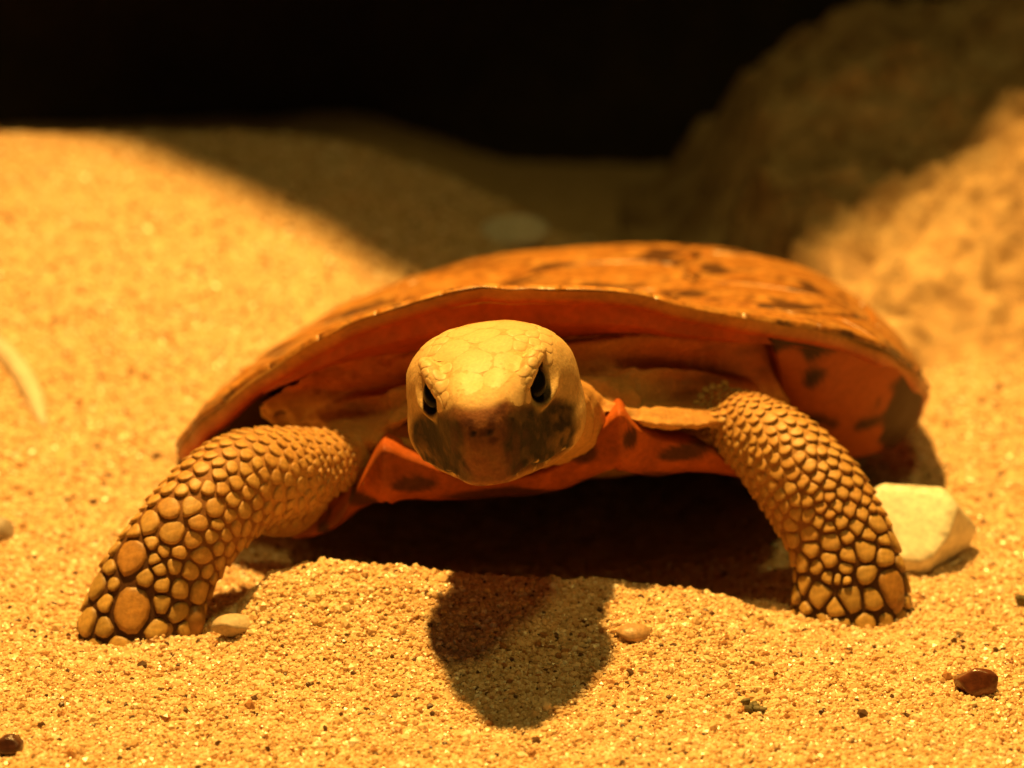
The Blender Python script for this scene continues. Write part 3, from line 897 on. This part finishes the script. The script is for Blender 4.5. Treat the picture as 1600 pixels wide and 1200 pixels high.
def make_scale(k, S_, R_, O_, gap, hgt, tint, edge, lift=0.0, dirv=None, base=-0.05):
    loc, nrm, _, _ = bvh.find_nearest(Vector(O_[k]))
    c = np.array(loc); nrm = np.array(nrm)
    a = np.cross(nrm, [0.3, 0.2, 0.9]); a /= np.linalg.norm(a)
    b_ = np.cross(nrm, a)
    r = R_[k]
    dl = O_ - O_[k]
    dw = np.linalg.norm(S_ - S_[k], axis=1)
    dist = np.linalg.norm(dl, axis=1)
    near = np.where((dist > 1e-6) & (dist < 3.0 * r + 0.5))[0]
    lim = 1.45 * r
    poly = [(lim * math.cos(t_), lim * math.sin(t_)) for t_ in np.linspace(0, 2 * math.pi, 12, endpoint=False)]
    for j in near:
        e = np.array([dl[j] @ a, dl[j] @ b_])
        L = np.linalg.norm(e)
        if L < 1e-5: continue
        e /= L
        cut = dist[j] * r / (r + R_[j]) - gap / 2
        poly = clip_poly(poly, e * cut, e)
        if len(poly) < 3: return None
    poly = np.array(poly)
    for _ in range(2):    # round the corners
        nx = np.roll(poly, -1, 0)
        poly = np.stack([0.75 * poly + 0.25 * nx, 0.25 * poly + 0.75 * nx], 1).reshape(-1, 2)
    # thin to about 14 points
    if len(poly) > 16:
        per = np.concatenate([[0], np.cumsum(np.linalg.norm(np.roll(poly, -1, 0) - poly, axis=1))])
        closed = np.vstack([poly, poly[:1]])
        ss = np.linspace(0, per[-1], 15)[:-1]
        poly = np.stack([np.interp(ss, per, closed[:, 0]), np.interp(ss, per, closed[:, 1])], 1)
    cen = poly.mean(0)
    n = len(poly)
    rows_, cols_ = [], []
    for sc_, hh, cc in ((1.0, base, 0.0), (0.92, 0.62 * hgt, 0.35), (0.74, 0.95 * hgt, 0.85), (0.40, 1.0 * hgt, 1.0)):
        for pnt in cen + (poly - cen) * sc_:
            w = c + a * pnt[0] + b_ * pnt[1]
            l2, n2, _, _ = bvh.find_nearest(Vector(w))
            hx = hh
            if dirv is not None and hh > 0:
                hx = hh + lift * ((a * pnt[0] + b_ * pnt[1]) @ dirv) / r
            rows_.append(np.array(l2) + nrm * hx)
            cols_.append(edge * (1 - cc) + tint * cc)
    w = c + a * cen[0] + b_ * cen[1]
    l2, n2, _, _ = bvh.find_nearest(Vector(w))
    rows_.append(np.array(l2) + nrm * hgt * 1.03)
    cols_.append(tint * 1.03)
    f = grid_faces(4, n, closed_v=True)
    for j in range(n):
        f.append((3 * n + j, 3 * n + (j + 1) % n, 4 * n))
    area = 0.5 * abs(np.dot(poly[:, 0], np.roll(poly[:, 1], -1)) - np.dot(poly[:, 1], np.roll(poly[:, 0], -1)))
    vdir = CAM - c
    face = max(0.0, float(nrm @ vdir) / np.linalg.norm(vdir))
    return dict(v=np.array(rows_), f=f, c=np.array(cols_), area=area * face, org=c)

allsc = []
for s_, on, S_line, lo, spurs, rr in ((sL, onL, SL, 0.11, [(206, 955, 0.30), (206, 868, 0.28), (152, 915, 0.19), (264, 795, 0.21), (236, 815, 0.20), (268, 830, 0.20), (136, 972, 0.2), (300, 790, 0.17), (318, 870, 0.16), (312, 925, 0.17), (336, 795, 0.15)], ((0.13, 0.25, 0.4, 0.52, 0.62, 0.8, 1.0), (0.06, 0.085, 0.11, 0.125, 0.135, 0.15, 0.16))),
                               (sR, onR, SR, 0.09, [(1392, 915, 0.30), (1280, 928, 0.19), (1370, 818, 0.18), (1398, 845, 0.19), (1352, 862, 0.18), (1384, 872, 0.16), (1355, 898, 0.15), (1300, 845, 0.15), (1365, 935, 0.17)], ((0.13, 0.25, 0.4, 0.52, 0.65, 0.8, 1.0), (0.06, 0.085, 0.105, 0.11, 0.125, 0.135, 0.14)))):
    idx = np.where(on & (s_ > lo) & (V[:, 2] > -0.25))[0]
    sv2 = s_[idx]
    rad = np.interp(sv2, *rr)
    pn = vnoise(V[idx], 2.3, 55)
    big = sst(0.55, 0.75, sv2)
    rad = rad * (1 + 0.28 * pn + big * 0.55 * vnoise(V[idx], 2.9, 59))
    ax_ = S_line[-8, :3] - S_line[len(S_line) * 6 // 10, :3]
    WAXIS = ax_ / np.linalg.norm(ax_)
    WH0 = float(S_line[len(S_line) * 6 // 10, :3] @ WAXIS)
    sd = []
    for (px, py, r_) in spurs:
        hit = bvh.ray_cast(Vector(CAM), Vector(ray(px, py)).normalized())
        if hit[0] is not None: sd.append((np.array(hit[0]), r_))
    S_, R_, O_ = relax_sites(idx, rad, 3, sd)
    dline = np.gradient(S_line[:, :3], axis=0)
    for k in range(len(S_)):
        kk = np.linalg.norm(S_line[:, :3] - O_[k], axis=1).argmin()
        sp = kk / (len(S_line) - 1)
        tdir = dline[kk] / np.linalg.norm(dline[kk])
        gap = np.interp(sp, [0.15, 0.45, 0.65, 0.9], [0.0, 0.0, 0.018, 0.034])
        hgt = np.interp(sp, [0.15, 0.45, 0.7, 1.0], [0.016, 0.026, 0.052, 0.066]) * random.uniform(0.75, 1.3)
        yel = random.random()
        tint = np.array([0.58, 0.31, 0.085]) * (1 - yel * 0.6) + np.array([0.64, 0.41, 0.13]) * yel * 0.6
        low_ = float(sst(0.5, 0.75, sp))
        tint = tint * (1 - low_) + np.array([0.62, 0.385, 0.105]) * low_ * random.uniform(0.75, 1.12)
        if low_ > 0.6 and R_[k] > 0.24:
            tint = tint * np.array([0.95, 0.78, 0.65])
        edge = tint * np.array([0.72, 0.60, 0.52]) * (1 - low_) + np.array([0.18, 0.08, 0.022]) * low_
        sc_ = make_scale(k, S_, R_, O_, gap, hgt, tint, edge, 0.017 * (1 - low_) + 0.014, tdir)
        if sc_: allsc.append(sc_)

allsc.sort(key=lambda s_: -s_['area'])
def join(lst):
    vs_, fs_, cs_, off = [], [], [], 0
    for s_ in lst:
        vs_.append(s_['v']); cs_.append(s_['c'])
        fs_ += [tuple(k + off for k in q_) for q_ in s_['f']]
        off += len(s_['v'])
    return np.concatenate(vs_), fs_, np.concatenate(cs_)
for s_ in allsc[:300]:
    mk('scale', s_['v'], s_['f'], M['scale'], body, origin=s_['org'], col=s_['c'])
if len(allsc) > 300:
    v, f, c = join(allsc[300:])
    o = mk('small_scales', v, f, M['scale'], body, col=c)
    o['kind'] = 'stuff'
print('scales', len(allsc), 'body verts', nv_)

# claws
M['claw'] = mat_vcol('claw_horn', 0.45, 500, 0.4, 0.4, 0.2, 0.0003)
for px, py, Y, ln, rd in ((303, 980, -0.46, 0.50, 0.19), (258, 992, -0.66, 0.36, 0.17), (168, 997, -0.60, 0.34, 0.16), (1398, 948, 0.50, 0.36, 0.18), (1268, 956, 0.55, 0.34, 0.16), (1322, 954, 0.44, 0.34, 0.17)):
    p = P(px, py, Y)
    v, f, _ = tube([[*(p + [0, 0.25, ln * 0.6]), rd * 0.8, rd * 0.8], [*(p + [0, 0.08, ln * 0.3]), rd, rd * 0.9], [*p, rd * 0.8, rd * 0.7], [*(p + [0, -0.06, -ln * 0.35]), rd * 0.35, rd * 0.3]], 14, 14)
    c = np.tile(np.array([0.40, 0.20, 0.05]), (len(v), 1)) * (0.8 + 0.4 * vnoise(v, 6, 3))[:, None]
    mk('claw', v, f, M['claw'], body, origin=p, col=c)

# head plates (low relief)
tops = inhead & (fw > -0.9) & (fw < 1.40) & (z > snout_line + 0.06 + 0.25 * sst(0.2, -0.4, fw)) & (ax < 1.35) & (ax < 1.05) & (np.sqrt(((ax - EYE[0]) / 1.3) ** 2 + (ea / 0.62) ** 2 + eb ** 2) > 0.48)
idx = np.where(tops)[0]
qi = q[idx]
rad = np.where(np.abs(qi[:, 0]) > 0.58, 0.10, 0.22) * (1 + 0.3 * vnoise(qi, 1.9, 65)) * np.where(qi[:, 1] < -0.1, 1.15, 1.0)
WAXIS = None
S_, R_, O_ = relax_sites(idx, rad, 2)
for k in range(len(S_)):
    tint = np.array([0.70, 0.47, 0.21]) * random.uniform(0.96, 1.05)
    s_ = make_scale(k, S_, R_, O_, -0.004, 0.0035 + 0.009 * (R_[k] < 0.14), tint, tint * np.array([0.985, 0.96, 0.93]), base=0.0015)
    if s_:
        mk('head_plate', s_['v'], s_['f'], M['plate'], body, origin=s_['org'], col=s_['c'])

# ------------------------------------------------------------------ stones and bits lying on the sand
def stone(name, px, py, sx, sy, sz, mat, label, cat, cuts=7, seed=1, sink=0.3, rough=0.06, rot=0.0, group=None, bevel=0.93, planes=()):
    """ellipsoid chipped flat by random planes; px,py = where its middle foot sits in the photo"""
    r_ = np.random.default_rng(seed)
    v, f = ellipsoid((0, 0, 0), (1, 1, 1), 26)
    for k in range(cuts):
        nrm = r_.normal(size=3); nrm /= np.linalg.norm(nrm)
        dcut = r_.uniform(0.62, 0.82)
        over = v @ nrm - dcut
        v = v - np.clip(over, 0, None)[:, None] * nrm * bevel
    for nrm, dcut in planes:
        nrm = np.array(nrm, float); nrm /= np.linalg.norm(nrm)
        v = v - np.clip(v @ nrm - dcut, 0, None)[:, None] * nrm * bevel
    v = v * (1 + rough * fbm(v, 1.6, 3, seed))[:, None]
    v = v * np.array([sx, sy, sz])
    cr, sr = math.cos(rot), math.sin(rot)
    v = v @ np.array([[cr, sr, 0], [-sr, cr, 0], [0, 0, 1]])
    g_ = ground_at(px, py)
    org = np.array([g_[0], g_[1] + sy * 0.4, sand_h(g_[0], g_[1] + sy * 0.4)])
    v = v + org + np.array([0, 0, sz * (1 - 2 * sink)])
    o = mk(name, v, f, mat, origin=org)
    return tag(o, label, cat, group)

stone('stone', 1440, 884, 1.12, 1.0, 0.98, M['white_stone'], 'large whitish stone behind the front leg at right', 'stone', 3, 12, 0.22, 0.03, 0.0, bevel=0.97, planes=(((-0.15, -0.72, 0.68), 0.50), ((0.85, -0.5, 0.12), 0.66), ((0.1, 0.1, 1), 0.72), ((0.8, 0.1, 0.6), 0.72)))
stone('pebble', 362, 998, 0.37, 0.28, 0.21, M['grey_pebble'], 'small flat pale pebble beside the front foot at left', 'pebble', 8, 5, 0.12, 0.05, 0.2)
stone('pebble', 990, 1000, 0.30, 0.24, 0.17, M['tan_pebble'], 'tan pebble half sunk in sand right of the head shadow', 'pebble', 5, 8, 0.4, 0.08, 0.5)
stone('pebble', -4, 842, 0.30, 0.26, 0.24, M['grey2'], 'greyish pebble cut by the left picture edge', 'pebble', 5, 9, 0.2, 0.06, 0.1)
stone('pebble', 805, 384, 0.85, 0.6, 0.5, M['grey3'], 'pale blurred pebble lying in shade behind the shell', 'pebble', 4, 11, 0.25, 0.05, 0.1)
stone('flint_chip', 1530, 1086, 0.40, 0.28, 0.30, M['brown_chip'], 'glossy reddish brown stone chip at lower right', 'stone chip', 13, 23, 0.34, 0.02, -0.35, bevel=1.0)
stone('flint_chip', 18, 1178, 0.24, 0.2, 0.17, M['dark_chip'], 'dark maroon stone chip in the lower left corner', 'stone chip', 8, 26, 0.2, 0.1, 0.3, bevel=1.0)
stone('flint_chip', 1598, 946, 0.14, 0.12, 0.12, M['moss'], 'dark chip standing in for a dark pit at the right picture edge', 'stone chip', 7, 29, 0.2, 0.1, 0.3)  # chip added in place of a dark pit in the sand
stone('grit_bead', 1285, 1118, 0.06, 0.055, 0.05, M['dark_chip'], 'tiny dark round bead of grit below the front leg at right', 'grit', 3, 31, 0.1, 0.05, 0.0)

# mossy crumb: small cluster of angular crumbs in one mesh
vs_, fs_, off = [], [], 0
g_ = ground_at(1175, 1112)
for k in range(16):
    r_ = np.random.default_rng(200 + k)
    v, f = ellipsoid((0, 0, 0), (1, 1, 1), 8)
    v = v * (1 + 0.3 * vnoise(v, 1.7, k))[:, None] * r_.uniform(0.03, 0.075, 3)
    o3 = np.array([g_[0] + r_.normal() * 0.10, g_[1] + r_.normal() * 0.10, 0])
    o3[2] = sand_h(o3[0], o3[1]) + r_.uniform(0.02, 0.11)
    vs_.append(v + o3); fs_ += [tuple(i + off for i in q_) for q_ in f]; off += len(v)
tag(mk('moss_crumb', np.concatenate(vs_), fs_, M['moss'], origin=g_), 'crumbly grey green bit of moss on the foreground sand', 'moss')

# dry stalk at the left edge
ctrl = []
for k, (px, py) in enumerate([(-45, 520), (-5, 545), (25, 577), (48, 615), (62, 650), (70, 668)]):
    p = ground_at(px, py)
    ctrl.append([p[0], p[1], p[2] + 0.07 - 0.05 * (k == 5), [0.16, 0.2, 0.22, 0.2, 0.15, 0.05][k], [0.16, 0.2, 0.22, 0.2, 0.15, 0.05][k]])
v, f, _ = tube(ctrl, 14, 40, np.array([0, -0.3, 1.0]))
v = v + (0.02 * fbm(v, 3, 2, 5))[:, None]
tag(mk('dry_stalk', v, f, M['stalk'], origin=ctrl[2][:3]), 'pale curved dry stalk half buried at left edge', 'stalk')

# ------------------------------------------------------------------ loose sand grains (instanced, uncountable)
def grain_points(n, x0, x1, y0, y1):
    gx_ = rng.uniform(x0, x1, n); gy_ = rng.uniform(y0, y1, n)
    return np.stack([gx_, gy_, sand_h(gx_, gy_)], 1)
near = grain_points(135000, -9.2, 9.2, -6.2, 4.5)
farr = np.concatenate([grain_points(52000, -12, 13, 4.5, 15), grain_points(30000, -14, 4, 15, 27)])
keep = ~((farr[:, 0] > -4.5) & (farr[:, 0] < 6.5) & (farr[:, 1] > 5) & (farr[:, 1] < 15))
farr = farr[keep]
gp = np.concatenate([near, farr])
gs = rng.lognormal(math.log(0.0315), 0.36, len(gp))
gs = np.clip(gs, 0.016, 0.085) * np.where(gp[:, 1] > 4.5, 1.25, 1.0)
gscale = gs[:, None] * rng.uniform(0.7, 1.3, (len(gp), 3))
gp[:, 2] += gs * rng.uniform(-0.75, 0.42, len(gp))
me = bpy.data.meshes.new('sand_grains')
me.vertices.add(len(gp))
me.vertices.foreach_set('co', (gp * CM).ravel())
a1 = me.attributes.new('gscale', 'FLOAT_VECTOR', 'POINT'); a1.data.foreach_set('vector', (gscale * CM).ravel())
a2 = me.attributes.new('grot', 'FLOAT_VECTOR', 'POINT'); a2.data.foreach_set('vector', rng.uniform(0, 6.28, (len(gp), 3)).ravel())
me.materials.append(M['grain'])
go = bpy.data.objects.new('sand_grains', me)
coll.objects.link(go)
tag(go, 'loose coarse golden sand grains covering the ground', 'sand', kind='stuff')
ng = bpy.data.node_groups.new('grains', 'GeometryNodeTree')
ng.interface.new_socket('Geometry', in_out='INPUT', socket_type='NodeSocketGeometry')
ng.interface.new_socket('Geometry', in_out='OUTPUT', socket_type='NodeSocketGeometry')
gi = ng.nodes.new('NodeGroupInput'); gout = ng.nodes.new('NodeGroupOutput')
ico = ng.nodes.new('GeometryNodeMeshIcoSphere'); ico.inputs['Radius'].default_value = 1.0; ico.inputs['Subdivisions'].default_value = 1
smt = ng.nodes.new('GeometryNodeSetMaterial'); smt.inputs['Material'].default_value = M['grain']
iop = ng.nodes.new('GeometryNodeInstanceOnPoints')
def named(nm):
    n_ = ng.nodes.new('GeometryNodeInputNamedAttribute'); n_.data_type = 'FLOAT_VECTOR'; n_.inputs['Name'].default_value = nm
    return n_.outputs['Attribute']
ng.links.new(ico.outputs['Mesh'], smt.inputs['Geometry'])
ng.links.new(gi.outputs[0], iop.inputs['Points'])
ng.links.new(smt.outputs[0], iop.inputs['Instance'])
ng.links.new(named('grot'), iop.inputs['Rotation'])
ng.links.new(named('gscale'), iop.inputs['Scale'])
ng.links.new(iop.outputs[0], gout.inputs[0])
md = go.modifiers.new('grains', 'NODES'); md.node_group = ng
